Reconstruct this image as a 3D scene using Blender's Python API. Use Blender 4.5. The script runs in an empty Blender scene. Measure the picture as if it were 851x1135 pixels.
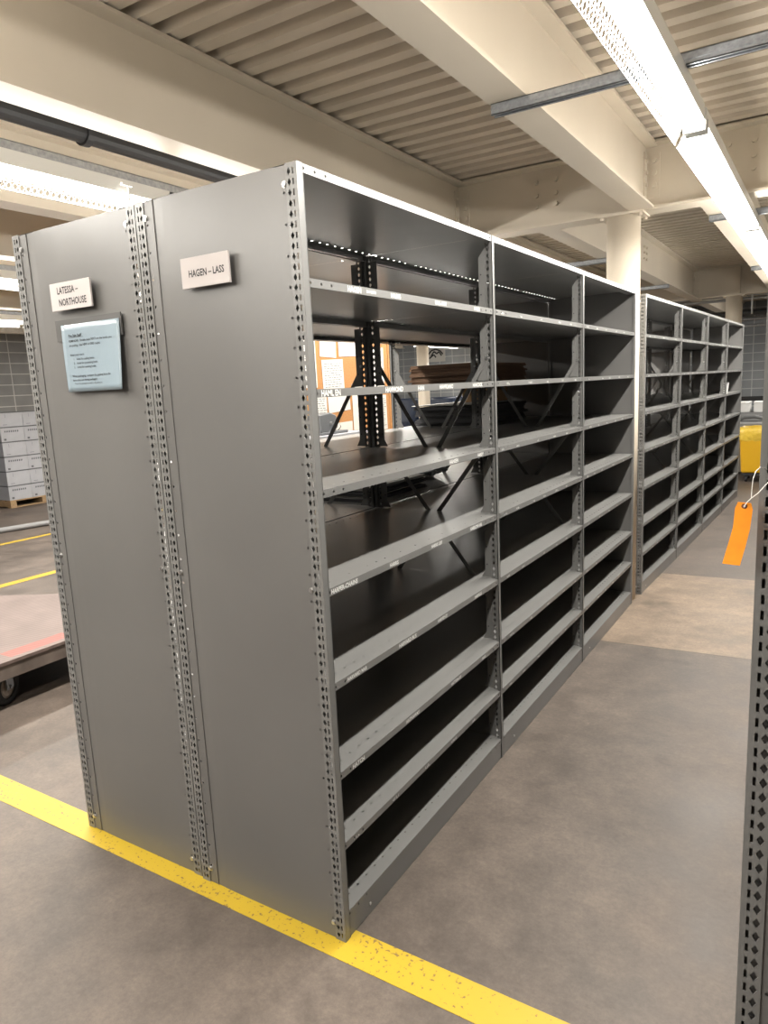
import bpy, math, random
from mathutils import Vector, Matrix
random.seed(7)
S = bpy.context.scene
COL = S.collection
PI = math.pi

# ------------------------------------------------------------------ materials
def mat(name, col, rough=.5, metal=0., noise=None, rnoise=None, bump=None, emit=None, spec=.5, alpha=None, trans=0.):
    m = bpy.data.materials.new(name); m.use_nodes = True
    nt = m.node_tree; b = nt.nodes['Principled BSDF']
    b.inputs['Base Color'].default_value = (*col, 1)
    b.inputs['Roughness'].default_value = rough
    b.inputs['Metallic'].default_value = metal
    b.inputs['Specular IOR Level'].default_value = spec
    tc = nt.nodes.new('ShaderNodeTexCoord')
    if noise:
        scale, amt = noise[0], noise[1]
        st = noise[2] if len(noise) > 2 else (1, 1, 1)
        mp = nt.nodes.new('ShaderNodeMapping'); mp.inputs['Scale'].default_value = st
        nt.links.new(tc.outputs['Object'], mp.inputs['Vector'])
        n = nt.nodes.new('ShaderNodeTexNoise'); n.inputs['Scale'].default_value = scale
        n.inputs['Detail'].default_value = 5
        nt.links.new(mp.outputs['Vector'], n.inputs['Vector'])
        r = nt.nodes.new('ShaderNodeMapRange')
        r.inputs['From Min'].default_value = .3; r.inputs['From Max'].default_value = .7
        r.inputs['To Min'].default_value = 1 - amt; r.inputs['To Max'].default_value = 1 + amt
        nt.links.new(n.outputs['Fac'], r.inputs['Value'])
        v = nt.nodes.new('ShaderNodeVectorMath'); v.operation = 'SCALE'
        v.inputs[0].default_value = col
        nt.links.new(r.outputs['Result'], v.inputs['Scale'])
        nt.links.new(v.outputs['Vector'], b.inputs['Base Color'])
    if rnoise:
        n = nt.nodes.new('ShaderNodeTexNoise'); n.inputs['Scale'].default_value = rnoise[0]
        nt.links.new(tc.outputs['Object'], n.inputs['Vector'])
        r = nt.nodes.new('ShaderNodeMapRange')
        r.inputs['To Min'].default_value = rough - rnoise[1]; r.inputs['To Max'].default_value = rough + rnoise[1]
        nt.links.new(n.outputs['Fac'], r.inputs['Value']); nt.links.new(r.outputs['Result'], b.inputs['Roughness'])
    if bump:
        n = nt.nodes.new('ShaderNodeTexNoise'); n.inputs['Scale'].default_value = bump[0]
        n.inputs['Detail'].default_value = 4
        nt.links.new(tc.outputs['Object'], n.inputs['Vector'])
        bp = nt.nodes.new('ShaderNodeBump'); bp.inputs['Strength'].default_value = bump[1]
        bp.inputs['Distance'].default_value = bump[2] if len(bump) > 2 else .002
        nt.links.new(n.outputs['Fac'], bp.inputs['Height']); nt.links.new(bp.outputs['Normal'], b.inputs['Normal'])
    if emit:
        b.inputs['Emission Color'].default_value = (*emit[0], 1); b.inputs['Emission Strength'].default_value = emit[1]
    if alpha is not None: b.inputs['Alpha'].default_value = alpha
    if trans: b.inputs['Transmission Weight'].default_value = trans
    return m

M = {}
M['steel'] = mat('grey enamelled steel', (.176, .175, .170), .325, noise=(2.2, .05), rnoise=(5, .03), spec=.6)
M['panel'] = mat('grey enamelled sheet', (.138, .135, .131), .38, noise=(1.6, .07), rnoise=(3, .07), bump=(2.2, .12, .02), spec=.7)
M['zinc'] = mat('zinc plated steel', (.62, .62, .62), .28, .9)
M['galv'] = mat('galvanised steel', (.33, .35, .38), .38, .75, noise=(60, .18))
M['paint'] = mat('cream painted steel', (.82, .73, .60), .42, noise=(1.2, .05), bump=(120, .08, .001))
M['deck'] = mat('taupe painted deck', (.76, .665, .545), .55, noise=(3, .06))
M['white'] = mat('white enamel', (.72, .72, .70), .35)
M['tube'] = mat('lit fluorescent glass', (.9, .9, .9), .3, emit=((1.0, .955, .88), 12.0))
M['tube'].cycles.emission_sampling = 'NONE'
M['yellow'] = None
M['ink'] = mat('black ink', (.012, .012, .014), .6)
M['chalk'] = mat('white paint pen', (.75, .75, .73), .6)
M['card'] = mat('white card', (.50, .46, .45), .6)
M['bluepaper'] = mat('pale blue paper in a clear sleeve', (.25, .315, .36), .29, bump=(14, .25, .004))
M['magnet'] = mat('grey magnetic strip', (.085, .084, .082), .5)
M['paper'] = mat('white paper', (.52, .51, .48), .7)
M['cork'] = mat('cork board', (.36, .17, .055), .8, noise=(90, .2))
M['kraft'] = mat('kraft cardboard', (.17, .095, .055), .8, noise=(6, .15))
M['kraftlight'] = mat('light kraft cardboard', (.50, .32, .17), .8, noise=(6, .1))
M['dark'] = mat('charcoal card', (.05, .05, .055), .55, noise=(9, .3))
M['black'] = mat('black rubber', (.015, .015, .016), .6)
M['orange'] = mat('orange card', (1.0, .33, .012), .55, noise=(40, .07))
M['reinf'] = mat('brown reinforcement ring', (.16, .055, .025), .6)
M['string'] = mat('white cotton string', (.8, .78, .74), .8)
M['pallet'] = mat('pallet pine', (.32, .21, .11), .75, noise=(12, .2, (1, 6, 6)))
M['carton'] = mat('white carton', (.38, .385, .41), .5, noise=(5, .06))
M['binyellow'] = mat('yellow plastic bin', (.72, .40, .012), .4)
M['liner'] = mat('yellow plastic liner', (.80, .55, .07), .25, bump=(18, .8, .02))
M['pipe'] = mat('grey conduit', (.38, .38, .38), .4, .4)
M['darkpipe'] = mat('black insulated pipe', (.03, .032, .036), .5)
M['bluedrum'] = mat('blue plastic drum', (.018, .028, .055), .45)
M['device'] = mat('grey plastic', (.11, .115, .12), .5)
M['bag'] = mat('clear plastic bag', (.7, .72, .75), .12, bump=(30, 1., .02))
M['bucket'] = mat('white plastic', (.70, .70, .69), .4)
M['cable'] = mat('grey hose', (.22, .22, .22), .5)

def floor_mat():
    m = bpy.data.materials.new('sealed concrete'); m.use_nodes = True
    nt = m.node_tree; b = nt.nodes['Principled BSDF']; N = nt.nodes.new; L = nt.links.new
    tc = N('ShaderNodeTexCoord'); sep = N('ShaderNodeSeparateXYZ'); L(tc.outputs['Object'], sep.inputs[0])
    def noise(s, d=6, rough=.6, vec=None):
        n = N('ShaderNodeTexNoise'); n.inputs['Scale'].default_value = s; n.inputs['Detail'].default_value = d
        n.inputs['Roughness'].default_value = rough
        L(vec or tc.outputs['Object'], n.inputs['Vector']); return n.outputs['Fac']
    def mr(v, a, c, lo, hi):
        r = N('ShaderNodeMapRange'); r.inputs['From Min'].default_value = a; r.inputs['From Max'].default_value = c
        r.inputs['To Min'].default_value = lo; r.inputs['To Max'].default_value = hi; L(v, r.inputs['Value']); return r.outputs['Result']
    def mth(op, a, c):
        k = N('ShaderNodeMath'); k.operation = op
        for i, v in enumerate((a, c)):
            if isinstance(v, (int, float)): k.inputs[i].default_value = v
            else: L(v, k.inputs[i])
        return k.outputs[0]
    big = mr(noise(1.5, 8, .66), .34, .66, .66, 1.24)
    mid = mr(noise(6, 10, .75), .3, .7, .78, 1.18)
    fine = mr(noise(60, 6, .8), .3, .7, .78, 1.18)
    f = mth('MULTIPLY', mth('MULTIPLY', big, mid), fine)
    # slab pour strip of paler concrete between two joints
    yy = mth('SUBTRACT', sep.outputs['Y'], mth('MULTIPLY', sep.outputs['X'], .055))
    band = mth('MULTIPLY', mth('MULTIPLY', mth('GREATER_THAN', yy, 2.815), mth('LESS_THAN', yy, 4.575)), mth('GREATER_THAN', sep.outputs['X'], -1.3))
    mix = N('ShaderNodeMix'); mix.data_type = 'RGBA'
    L(band, mix.inputs['Factor'])
    mix.inputs['A'].default_value = (.112, .089, .073, 1); mix.inputs['B'].default_value = (.225, .168, .120, 1)
    # joints
    def near(v, c, w): return mth('LESS_THAN', mth('ABSOLUTE', mth('SUBTRACT', v, c), 0), w)
    j = mth('ADD', near(yy, 2.815, .006), near(yy, 4.575, .005))
    sc = mth('MULTIPLY', f, mth('SUBTRACT', 1.0, mth('MULTIPLY', j, .35)))
    # dark drips and a few pale specks
    vo = N('ShaderNodeTexVoronoi'); vo.inputs['Scale'].default_value = 5.5; L(tc.outputs['Object'], vo.inputs['Vector'])
    speck = mth('LESS_THAN', vo.outputs['Distance'], .018)
    st = mr(noise(2.1, 3, .5), .62, .70, 1.0, .72)
    sc = mth('MULTIPLY', sc, st)
    sc = mth('ADD', sc, mth('MULTIPLY', speck, .8))
    v = N('ShaderNodeVectorMath'); v.operation = 'SCALE'; L(mix.outputs['Result'], v.inputs[0]); L(sc, v.inputs['Scale'])
    L(v.outputs['Vector'], b.inputs['Base Color'])
    L(mr(noise(3, 5), .3, .7, .48, .66), b.inputs['Roughness'])
    bp = N('ShaderNodeBump'); bp.inputs['Strength'].default_value = .15; bp.inputs['Distance'].default_value = .003
    L(noise(45, 5, .7), bp.inputs['Height']); L(bp.outputs['Normal'], b.inputs['Normal'])
    return m
M['floor'] = floor_mat()

def yellow_mat():
    m = bpy.data.materials.new('worn yellow floor paint'); m.use_nodes = True
    nt = m.node_tree; b = nt.nodes['Principled BSDF']; N = nt.nodes.new; L = nt.links.new
    tc = N('ShaderNodeTexCoord')
    n = N('ShaderNodeTexNoise'); n.inputs['Scale'].default_value = 75; n.inputs['Detail'].default_value = 3
    L(tc.outputs['Object'], n.inputs['Vector'])
    n2 = N('ShaderNodeTexNoise'); n2.inputs['Scale'].default_value = 3.0; L(tc.outputs['Object'], n2.inputs['Vector'])
    a = N('ShaderNodeMath'); a.operation = 'MULTIPLY_ADD'; L(n2.outputs['Fac'], a.inputs[0]); a.inputs[1].default_value = .25; L(n.outputs['Fac'], a.inputs[2])
    cr = N('ShaderNodeValToRGB')
    cr.color_ramp.elements[0].position = .455; cr.color_ramp.elements[0].color = (.20, .125, .04, 1)
    cr.color_ramp.elements[1].position = .51; cr.color_ramp.elements[1].color = (.46, .315, .018, 1)
    L(a.outputs[0], cr.inputs[0]); L(cr.outputs[0], b.inputs['Base Color']); b.inputs['Roughness'].default_value = .5
    return m
M['yellow'] = yellow_mat()

def block_mat(name, axis, col, joint):
    m = bpy.data.materials.new(name); m.use_nodes = True
    nt = m.node_tree; b = nt.nodes['Principled BSDF']; N = nt.nodes.new; L = nt.links.new
    tc = N('ShaderNodeTexCoord'); sep = N('ShaderNodeSeparateXYZ'); L(tc.outputs['Object'], sep.inputs[0])
    def mth(op, a, c=0.):
        k = N('ShaderNodeMath'); k.operation = op
        for i, v in enumerate((a, c)):
            if isinstance(v, (int, float)): k.inputs[i].default_value = v
            else: L(v, k.inputs[i])
        return k.outputs[0]
    h = mth('FRACT', mth('MULTIPLY', sep.outputs[axis], 2.5)); v = mth('FRACT', mth('MULTIPLY', sep.outputs['Z'], 5))
    j = mth('MAXIMUM', mth('LESS_THAN', h, .045), mth('LESS_THAN', v, .085))
    n = N('ShaderNodeTexNoise'); n.inputs['Scale'].default_value = 2.5; L(tc.outputs['Object'], n.inputs['Vector'])
    mix = N('ShaderNodeMix'); mix.data_type = 'RGBA'; L(j, mix.inputs['Factor'])
    mix.inputs['A'].default_value = (*col, 1); mix.inputs['B'].default_value = (*joint, 1)
    s = mth('ADD', mth('MULTIPLY', n.outputs['Fac'], .5), .75)
    vm = N('ShaderNodeVectorMath'); vm.operation = 'SCALE'; L(mix.outputs['Result'], vm.inputs[0]); L(s, vm.inputs['Scale'])
    L(vm.outputs['Vector'], b.inputs['Base Color']); b.inputs['Roughness'].default_value = .8
    return m
M['block_y'] = block_mat('grey block wall side', 'Y', (.31, .305, .295), (.66, .65, .62))
M['block_x'] = block_mat('grey block wall end', 'X', (.30, .32, .335), (.60, .61, .61))

def deckplate_mat():
    m = bpy.data.materials.new('worn ribbed timber deck'); m.use_nodes = True
    nt = m.node_tree; b = nt.nodes['Principled BSDF']; N = nt.nodes.new; L = nt.links.new
    tc = N('ShaderNodeTexCoord')
    w = N('ShaderNodeTexWave'); w.inputs['Scale'].default_value = 9; w.inputs['Distortion'].default_value = .3
    w.bands_direction = 'X'
    mp = N('ShaderNodeMapping'); mp.inputs['Rotation'].default_value = (0, 0, .5); L(tc.outputs['Object'], mp.inputs['Vector']); L(mp.outputs[0], w.inputs['Vector'])
    n = N('ShaderNodeTexNoise'); n.inputs['Scale'].default_value = 6; n.inputs['Detail'].default_value = 8; L(tc.outputs['Object'], n.inputs['Vector'])
    cr = N('ShaderNodeValToRGB'); cr.color_ramp.elements[0].color = (.09, .062, .052, 1); cr.color_ramp.elements[1].color = (.18, .135, .12, 1)
    mx = N('ShaderNodeMath'); mx.operation = 'MULTIPLY_ADD'; L(w.outputs['Fac'], mx.inputs[0]); mx.inputs[1].default_value = .35; L(n.outputs['Fac'], mx.inputs[2])
    L(mx.outputs[0], cr.inputs[0])
    # worn red stencil patch
    sep = N('ShaderNodeSeparateXYZ'); L(tc.outputs['Object'], sep.inputs[0])
    def mth(op, a, c=0.):
        k = N('ShaderNodeMath'); k.operation = op
        for i, v in enumerate((a, c)):
            if isinstance(v, (int, float)): k.inputs[i].default_value = v
            else: L(v, k.inputs[i])
        return k.outputs[0]
    px = mth('LESS_THAN', mth('ABSOLUTE', mth('SUBTRACT', sep.outputs['X'], .62)), .055)
    py = mth('LESS_THAN', mth('ABSOLUTE', mth('SUBTRACT', sep.outputs['Y'], .12)), .19)
    k = mth('MULTIPLY', mth('MULTIPLY', px, py), mth('MULTIPLY', n.outputs['Fac'], 1.0))
    mix = N('ShaderNodeMix'); mix.data_type = 'RGBA'; L(k, mix.inputs['Factor']); L(cr.outputs[0], mix.inputs['A'])
    mix.inputs['B'].default_value = (.34, .05, .03, 1)
    L(mix.outputs['Result'], b.inputs['Base Color']); b.inputs['Roughness'].default_value = .6
    bp = N('ShaderNodeBump'); bp.inputs['Strength'].default_value = .5; bp.inputs['Distance'].default_value = .002
    L(w.outputs['Fac'], bp.inputs['Height']); L(bp.outputs['Normal'], b.inputs['Normal'])
    return m
M['deckplate'] = deckplate_mat()

# ------------------------------------------------------------------ mesh helpers
class MB:
    def __init__(s): s.v = []; s.f = []; s.mi = []; s.m = 0
    def add(s, vs, fs):
        o = len(s.v); s.v += [tuple(v) for v in vs]; s.f += [tuple(i + o for i in f) for f in fs]; s.mi += [s.m] * len(fs); return s
    def quad(s, a, b, c, d): return s.add([a, b, c, d], [(0, 1, 2, 3)])
    def box(s, x0, x1, y0, y1, z0, z1):
        if x0 > x1: x0, x1 = x1, x0
        if y0 > y1: y0, y1 = y1, y0
        return s.add([(x0, y0, z0), (x1, y0, z0), (x1, y1, z0), (x0, y1, z0), (x0, y0, z1), (x1, y0, z1), (x1, y1, z1), (x0, y1, z1)],
                     [(0, 3, 2, 1), (4, 5, 6, 7), (0, 1, 5, 4), (1, 2, 6, 5), (2, 3, 7, 6), (3, 0, 4, 7)])
    def obox(s, c, ax, ay, az):
        c, ax, ay, az = map(Vector, (c, ax, ay, az))
        vs = [c + i * ax + j * ay + k * az for k in (-1, 1) for i, j in ((-1, -1), (1, -1), (1, 1), (-1, 1))]
        return s.add(vs, [(0, 3, 2, 1), (4, 5, 6, 7), (0, 1, 5, 4), (1, 2, 6, 5), (2, 3, 7, 6), (3, 0, 4, 7)])
    def prism(s, poly, fn, a, b):
        """poly in 2D, fn(p,q,t)->xyz, extruded t=a..b"""
        n = len(poly)
        vs = [fn(p, q, a) for p, q in poly] + [fn(p, q, b) for p, q in poly]
        return s.add(vs, [tuple(range(n))[::-1], tuple(range(n, 2 * n))] + [(i, (i + 1) % n, n + (i + 1) % n, n + i) for i in range(n)])
    def cyl(s, p0, p1, r, n=16, r1=None, caps=True):
        p0, p1 = Vector(p0), Vector(p1); d = (p1 - p0).normalized(); r1 = r if r1 is None else r1
        a = d.orthogonal().normalized(); b = d.cross(a)
        vs = [p0 + r * (a * math.cos(2 * PI * i / n) + b * math.sin(2 * PI * i / n)) for i in range(n)]
        vs += [p1 + r1 * (a * math.cos(2 * PI * i / n) + b * math.sin(2 * PI * i / n)) for i in range(n)]
        fs = [(i, (i + 1) % n, n + (i + 1) % n, n + i) for i in range(n)]
        if caps: fs += [tuple(range(n))[::-1], tuple(range(n, 2 * n))]
        return s.add(vs, fs)
    def path(s, pts, r, n=8):
        pts = [Vector(p) for p in pts]; rings = []
        up = Vector((0, 0, 1))
        for i, p in enumerate(pts):
            d = (pts[min(i + 1, len(pts) - 1)] - pts[max(i - 1, 0)]).normalized()
            a = d.cross(up)
            if a.length < .05: a = d.cross(Vector((1, 0, 0)))
            a.normalize(); b = d.cross(a)
            rings.append([p + r * (a * math.cos(2 * PI * k / n) + b * math.sin(2 * PI * k / n)) for k in range(n)])
        vs = [v for q in rings for v in q]
        fs = [(i * n + k, i * n + (k + 1) % n, (i + 1) * n + (k + 1) % n, (i + 1) * n + k) for i in range(len(pts) - 1) for k in range(n)]
        fs += [tuple(range(n))[::-1], tuple(range((len(pts) - 1) * n, len(pts) * n))]
        return s.add(vs, fs)
    def lathe(s, prof, n=24, c=(0, 0, 0)):
        vs = [(c[0] + r * math.cos(2 * PI * i / n), c[1] + r * math.sin(2 * PI * i / n), c[2] + z) for r, z in prof for i in range(n)]
        fs = [(j * n + i, j * n + (i + 1) % n, (j + 1) * n + (i + 1) % n, (j + 1) * n + i) for j in range(len(prof) - 1) for i in range(n)]
        return s.add(vs, fs)
    def perf(s, P, a0, a1, segs, b=0.):
        """strip of sheet metal: P(a,b)->xyz, cells (length, hole) along b; hole = ('d', ra, rb) diamond or ('s', ha, hb) slot"""
        ac = (a0 + a1) / 2
        for ln, hole in segs:
            b1 = b + ln; bc = (b + b1) / 2
            if hole is None: s.quad(P(a0, b), P(a1, b), P(a1, b1), P(a0, b1))
            else:
                k, ha, hb = hole
                o = [(a0, b), (a1, b), (a1, b1), (a0, b1)]
                if k == 's':
                    h = [(ac - ha, bc - hb), (ac + ha, bc - hb), (ac + ha, bc + hb), (ac - ha, bc + hb)]
                    s.add([P(*x) for x in o + h], [(0, 1, 5, 4), (1, 2, 6, 5), (2, 3, 7, 6), (3, 0, 4, 7)])
                else:
                    h = [(ac, bc - hb), (ac + ha, bc), (ac, bc + hb), (ac - ha, bc)]
                    s.add([P(*x) for x in o + h], [(0, 1, 4), (1, 5, 4), (1, 2, 5), (2, 6, 5), (2, 3, 6), (3, 7, 6), (3, 0, 7), (0, 4, 7)])
            b = b1
        return s
    def data(s, name, mats, smooth=False):
        me = bpy.data.meshes.new(name); me.from_pydata(s.v, [], s.f)
        for m in (mats if isinstance(mats, (list, tuple)) else [mats]): me.materials.append(m)
        me.polygons.foreach_set('material_index', s.mi)
        if smooth: me.polygons.foreach_set('use_smooth', [True] * len(s.f))
        me.update(); return me

def link(name, data, parent=None, loc=(0, 0, 0), rot=(0, 0, 0)):
    o = bpy.data.objects.new(name, data); COL.objects.link(o)
    o.location = loc; o.rotation_euler = rot
    if parent: o.parent = parent
    return o
def obj(name, mb, m, parent=None, loc=(0, 0, 0), rot=(0, 0, 0), smooth=False):
    return link(name, mb.data(name, m, smooth), parent, loc, rot)
def thing(o, label, cat, group=None):
    o['label'] = label; o['category'] = cat
    if group: o['group'] = group
    return o
def empty(name, loc=(0, 0, 0), rot=(0, 0, 0)):
    o = link(name, None, None, loc, rot); o.empty_display_size = .1; return o
def structure(o): o['kind'] = 'structure'; return o
def bevel(o, w=.002, seg=2):
    b = o.modifiers.new('bevel', 'BEVEL'); b.width = w; b.segments = seg; b.limit_method = 'ANGLE'; return o

_tc = {}
def text_geo(mb, txt, size, P, a=0., b=0., bold=0., sx=1.):
    """append flat lettering: P(a,b)->xyz; baseline at b, starting at a"""
    key = (txt, bold)
    if key not in _tc:
        cu = bpy.data.curves.new('t', 'FONT'); cu.body = txt; cu.size = 1; cu.resolution_u = 2; cu.offset = bold
        o = bpy.data.objects.new('t', cu); COL.objects.link(o)
        dg = bpy.context.evaluated_depsgraph_get(); dg.update()
        me = o.evaluated_get(dg).to_mesh()
        _tc[key] = ([tuple(v.co) for v in me.vertices], [tuple(p.vertices) for p in me.polygons])
        o.evaluated_get(dg).to_mesh_clear()
        bpy.data.objects.remove(o); bpy.data.curves.remove(cu)
    vs, fs = _tc[key]
    mb.add([P(a + v[0] * size * sx, b + v[1] * size) for v in vs], fs)
def text_w(txt, size):
    mb = MB(); text_geo(mb, txt, size, lambda a, b: (a, b, 0)); return max(v[0] for v in mb.v)

# ------------------------------------------------------------------ room
ZD = 3.145          # underside of the deck flutes
X0, X1, Y0, Y1 = -12.0, 5.5, -6.0, 17.0
structure(obj('floor', MB().box(X0 - .2, X1 + .2, Y0 - .2, Y1 + .2, -.15, 0), M['floor']))
structure(obj('wall_left', MB().box(X0 - .2, X0, Y0, Y1, 0, 3.4), M['block_y']))
structure(obj('wall_right', MB().box(X1, X1 + .2, Y0, Y1, 0, 3.4), M['block_y']))
structure(obj('wall_back', MB().box(X0 - .2, X1 + .2, Y1, Y1 + .2, 0, 3.4), M['block_x']))
#structure(obj('wall_front', MB().box(X0 - .2, X1 + .2, Y0 - .2, Y0, 0, 3.4), M['block_x']))
# corrugated deck, flutes along x every 6 in
mb = MB(); P6 = .1525; y = Y0 - .05; k = 0
yo = .739 - .035
y = yo - P6 * math.ceil((yo - Y0) / P6)
prof = []
while y < Y1 + .1:
    prof += [(y, ZD), (y + .070, ZD), (y + .092, ZD + .06), (y + P6 - .022, ZD + .06)]; y += P6
vs = [(xx, p, z) for xx in (X0 - .1, X1 + .1) for p, z in prof]; n = len(prof)
mb.add(vs, [(i, i + 1, n + i + 1, n + i) for i in range(n - 1)])
mb.box(X0 - .1, X1 + .1, Y0 - .1, Y1 + .1, ZD + .075, ZD + .15)
# dimpled acoustic rows: small nibs along each flute
for j in range(0, n - 3, 4):
    yy = prof[j][0]
    if 0.3 < yy < 5:
        for i in range(int(3.4 / .034)):
            xx = -2.4 + i * .034
            mb.box(xx, xx + .013, yy + .074, yy + .083, ZD + .012, ZD + .018)
structure(obj('ceiling', mb, M['deck']))

def ibeam(name, axis, c, a, b, w=.155, ztop=3.135, zbot=2.72, ft=.016, wt=.011, plates=(), bolts=()):
    mb = MB()
    B = (lambda p0, p1, z0, z1, s=a, e=b: mb.box(p0, p1, s, e, z0, z1)) if axis == 'y' else (lambda p0, p1, z0, z1, s=a, e=b: mb.box(s, e, p0, p1, z0, z1))
    B(c - w / 2, c + w / 2, zbot, zbot + ft); B(c - w / 2, c + w / 2, ztop - ft, ztop); B(c - wt / 2, c + wt / 2, zbot + ft, ztop - ft)
    return structure(obj(name, mb, M['paint']))
YC, YE = 3.78, 10.42
for x in (-9.66, -8.28, -6.89, -5.51, -4.13, -2.75, -1.365, .02, 1.40, 2.79, 4.17):
    ibeam('beam', 'y', x, -2.86 + .006, YC - .006)
    ibeam('beam', 'y', x, Y0, -2.86 - .006)
for x in (-9.6, -8.5, -7.35, -6.25, -5.1, -4.0, -2.9, -1.79, -.68, .43, 1.54, 2.65, 3.76):
    ibeam('beam', 'y', x, YC + .006, YE - .006)
    ibeam('beam', 'y', x, YE + .006, Y1)
for yc in (-2.86, YC, YE):
    ibeam('beam', 'x', yc, X0, X1, w=.19, zbot=2.715, ztop=3.138)
# bolted clip angles and exposed bolt heads on the cross beams (front faces)
def bolt(mb, x, y, z, r=.0175, d=.022, dy=-1):
    mb.cyl((x, y, z), (x, y + dy * d, z), r, 8)
mb = MB()
yf = YC - .0055
for xb in (-1.365, .02, 1.40, -2.75):
    for sx in (1,):
        mb.box(xb + .006, xb + .014, yf - .075, yf, 2.80, 3.08)          # leg on the beam web
        mb.box(xb + .006, xb + .095, yf - .009, yf, 2.80, 3.08)
        for z in (3.03, 2.955, 2.88, 2.83)[:3]: bolt(mb, xb + .062, yf - .009, z)
        for z in (3.03, 2.955, 2.88): mb.cyl((xb + .014, yf - .045, z), (xb + .026, yf - .045, z), .0145, 8)
for xb in (-.735, -.592, .526, .67):
    for z in (3.04, 2.95, 2.875): bolt(mb, xb, yf, z)
ye = YE - .0055
for xb in (-.68, .43, -1.79):
    mb.box(xb + .006, xb + .014, ye - .09, ye, 2.80, 3.08); mb.box(xb + .006, xb + .095, ye - .009, ye, 2.80, 3.08)
    for z in (3.03, 2.955, 2.88):
        mb.cyl((xb + .014, ye - .05, z), (xb + .03, ye - .05, z), .0145, 8); bolt(mb, xb + .062, ye - .009, z)
mb.box(-.05, -.04, ye - .09, ye, 2.72, 3.12)
for z in (3.02, 2.96, 2.90):                                         # bolts through the web of the far beam
    mb.cyl((-.6745, 7.0, z), (-.655, 7.0, z), .014, 8); mb.cyl((-.6745, 7.12, z), (-.655, 7.12, z), .014, 8)
structure(obj('beam_trim', mb, M['paint']))
for (cx, cy) in ((-.117, YC), (-.117, YE), (-5.35, YC), (-5.35, YE), (-10.6, YE), (-.117, -2.86), (-5.35, -2.86)):
    mb = MB(); mb.cyl((cx, cy, 0), (cx, cy, 2.705), .112, 40)
    o = structure(obj('column', mb, M['paint']))
    for p in o.data.polygons: p.use_smooth = len(p.vertices) == 4
    mb = MB(); mb.box(cx - .15, cx + .15, cy - .11, cy + .11, 2.705, 2.72)
    for sx in (-1, 1):
        for sy in (-1, 1): mb.cyl((cx + sx * .125, cy + sy * .085, 2.687), (cx + sx * .125, cy + sy * .085, 2.705), .016, 6)
    structure(obj('column_trim', mb, M['paint'], o))

# ------------------------------------------------------------------ painted floor lines
def line(y0, y1, x0, x1, label, g=None):
    o = obj('floor_line', MB().box(x0, x1, y0, y1, 0.0004, .0016), M['yellow'])
    return thing(o, label, 'floor line', g)
line(-.062, .056, -9.0, 1.9, 'long yellow painted floor line running under the rack end panels')
line(-3, 9, -5.30, -5.19, 'yellow painted floor line just beyond the platform cart')
line(-3, 9, -7.22, -7.13, 'thin yellow painted floor line near the grey hose')

# ------------------------------------------------------------------ strut channels
def strut_mesh(L, axis='x'):
    mb = MB(); t = .003; h = .041
    f = (lambda a0, a1, c0, c1, z0, z1: mb.box(a0, a1, c0, c1, z0, z1)) if axis == 'x' else (lambda a0, a1, c0, c1, z0, z1: mb.box(c0, c1, a0, a1, z0, z1))
    f(0, L, 0, t, -h, 0); f(0, L, h - t, h, -h, 0); f(0, L, 0, h, -t, 0)
    f(0, L, 0, .011, -h, -h + t); f(0, L, h - .011, h, -h, -h + t)
    f(0, L, -.0015, 0, -.026, -.015)
    return mb
def strut(x, y, z, L, label, axis='x'):
    o = obj('strut_channel', strut_mesh(L, axis), M['galv'], None, (x, y, z))
    thing(o, label, 'strut channel', 'galvanised strut channels under the beams'); return o
strut(-.05, 1.345, 2.72, 3.0, 'galvanised strut crossing overhead between shelves and camera')
strut(.36, 4.23, 2.72, 2.6, 'galvanised strut just past the cream column, carrying the bright light')
strut(.36, 7.33, 2.72, 2.6, 'far galvanised strut beneath the bright light, near its vanishing end')
strut(-1.87, 5.47, 2.72, 1.26, 'short galvanised strut seen left of the column above the racks')
strut(-1.87, 8.1, 2.72, 1.26, 'galvanised strut low behind the column beyond the first rack')
strut(-1.835, -4.5, 2.72, 12, 'galvanised channel running lengthwise on top of the left light', 'y')
strut(-4.43, -4.5, 2.72, 12, 'galvanised channel lengthwise above the second row of left lights', 'y')
strut(-7.1, -4.5, 2.72, 12, 'galvanised channel lengthwise above the farthest row of left lights', 'y')

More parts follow.
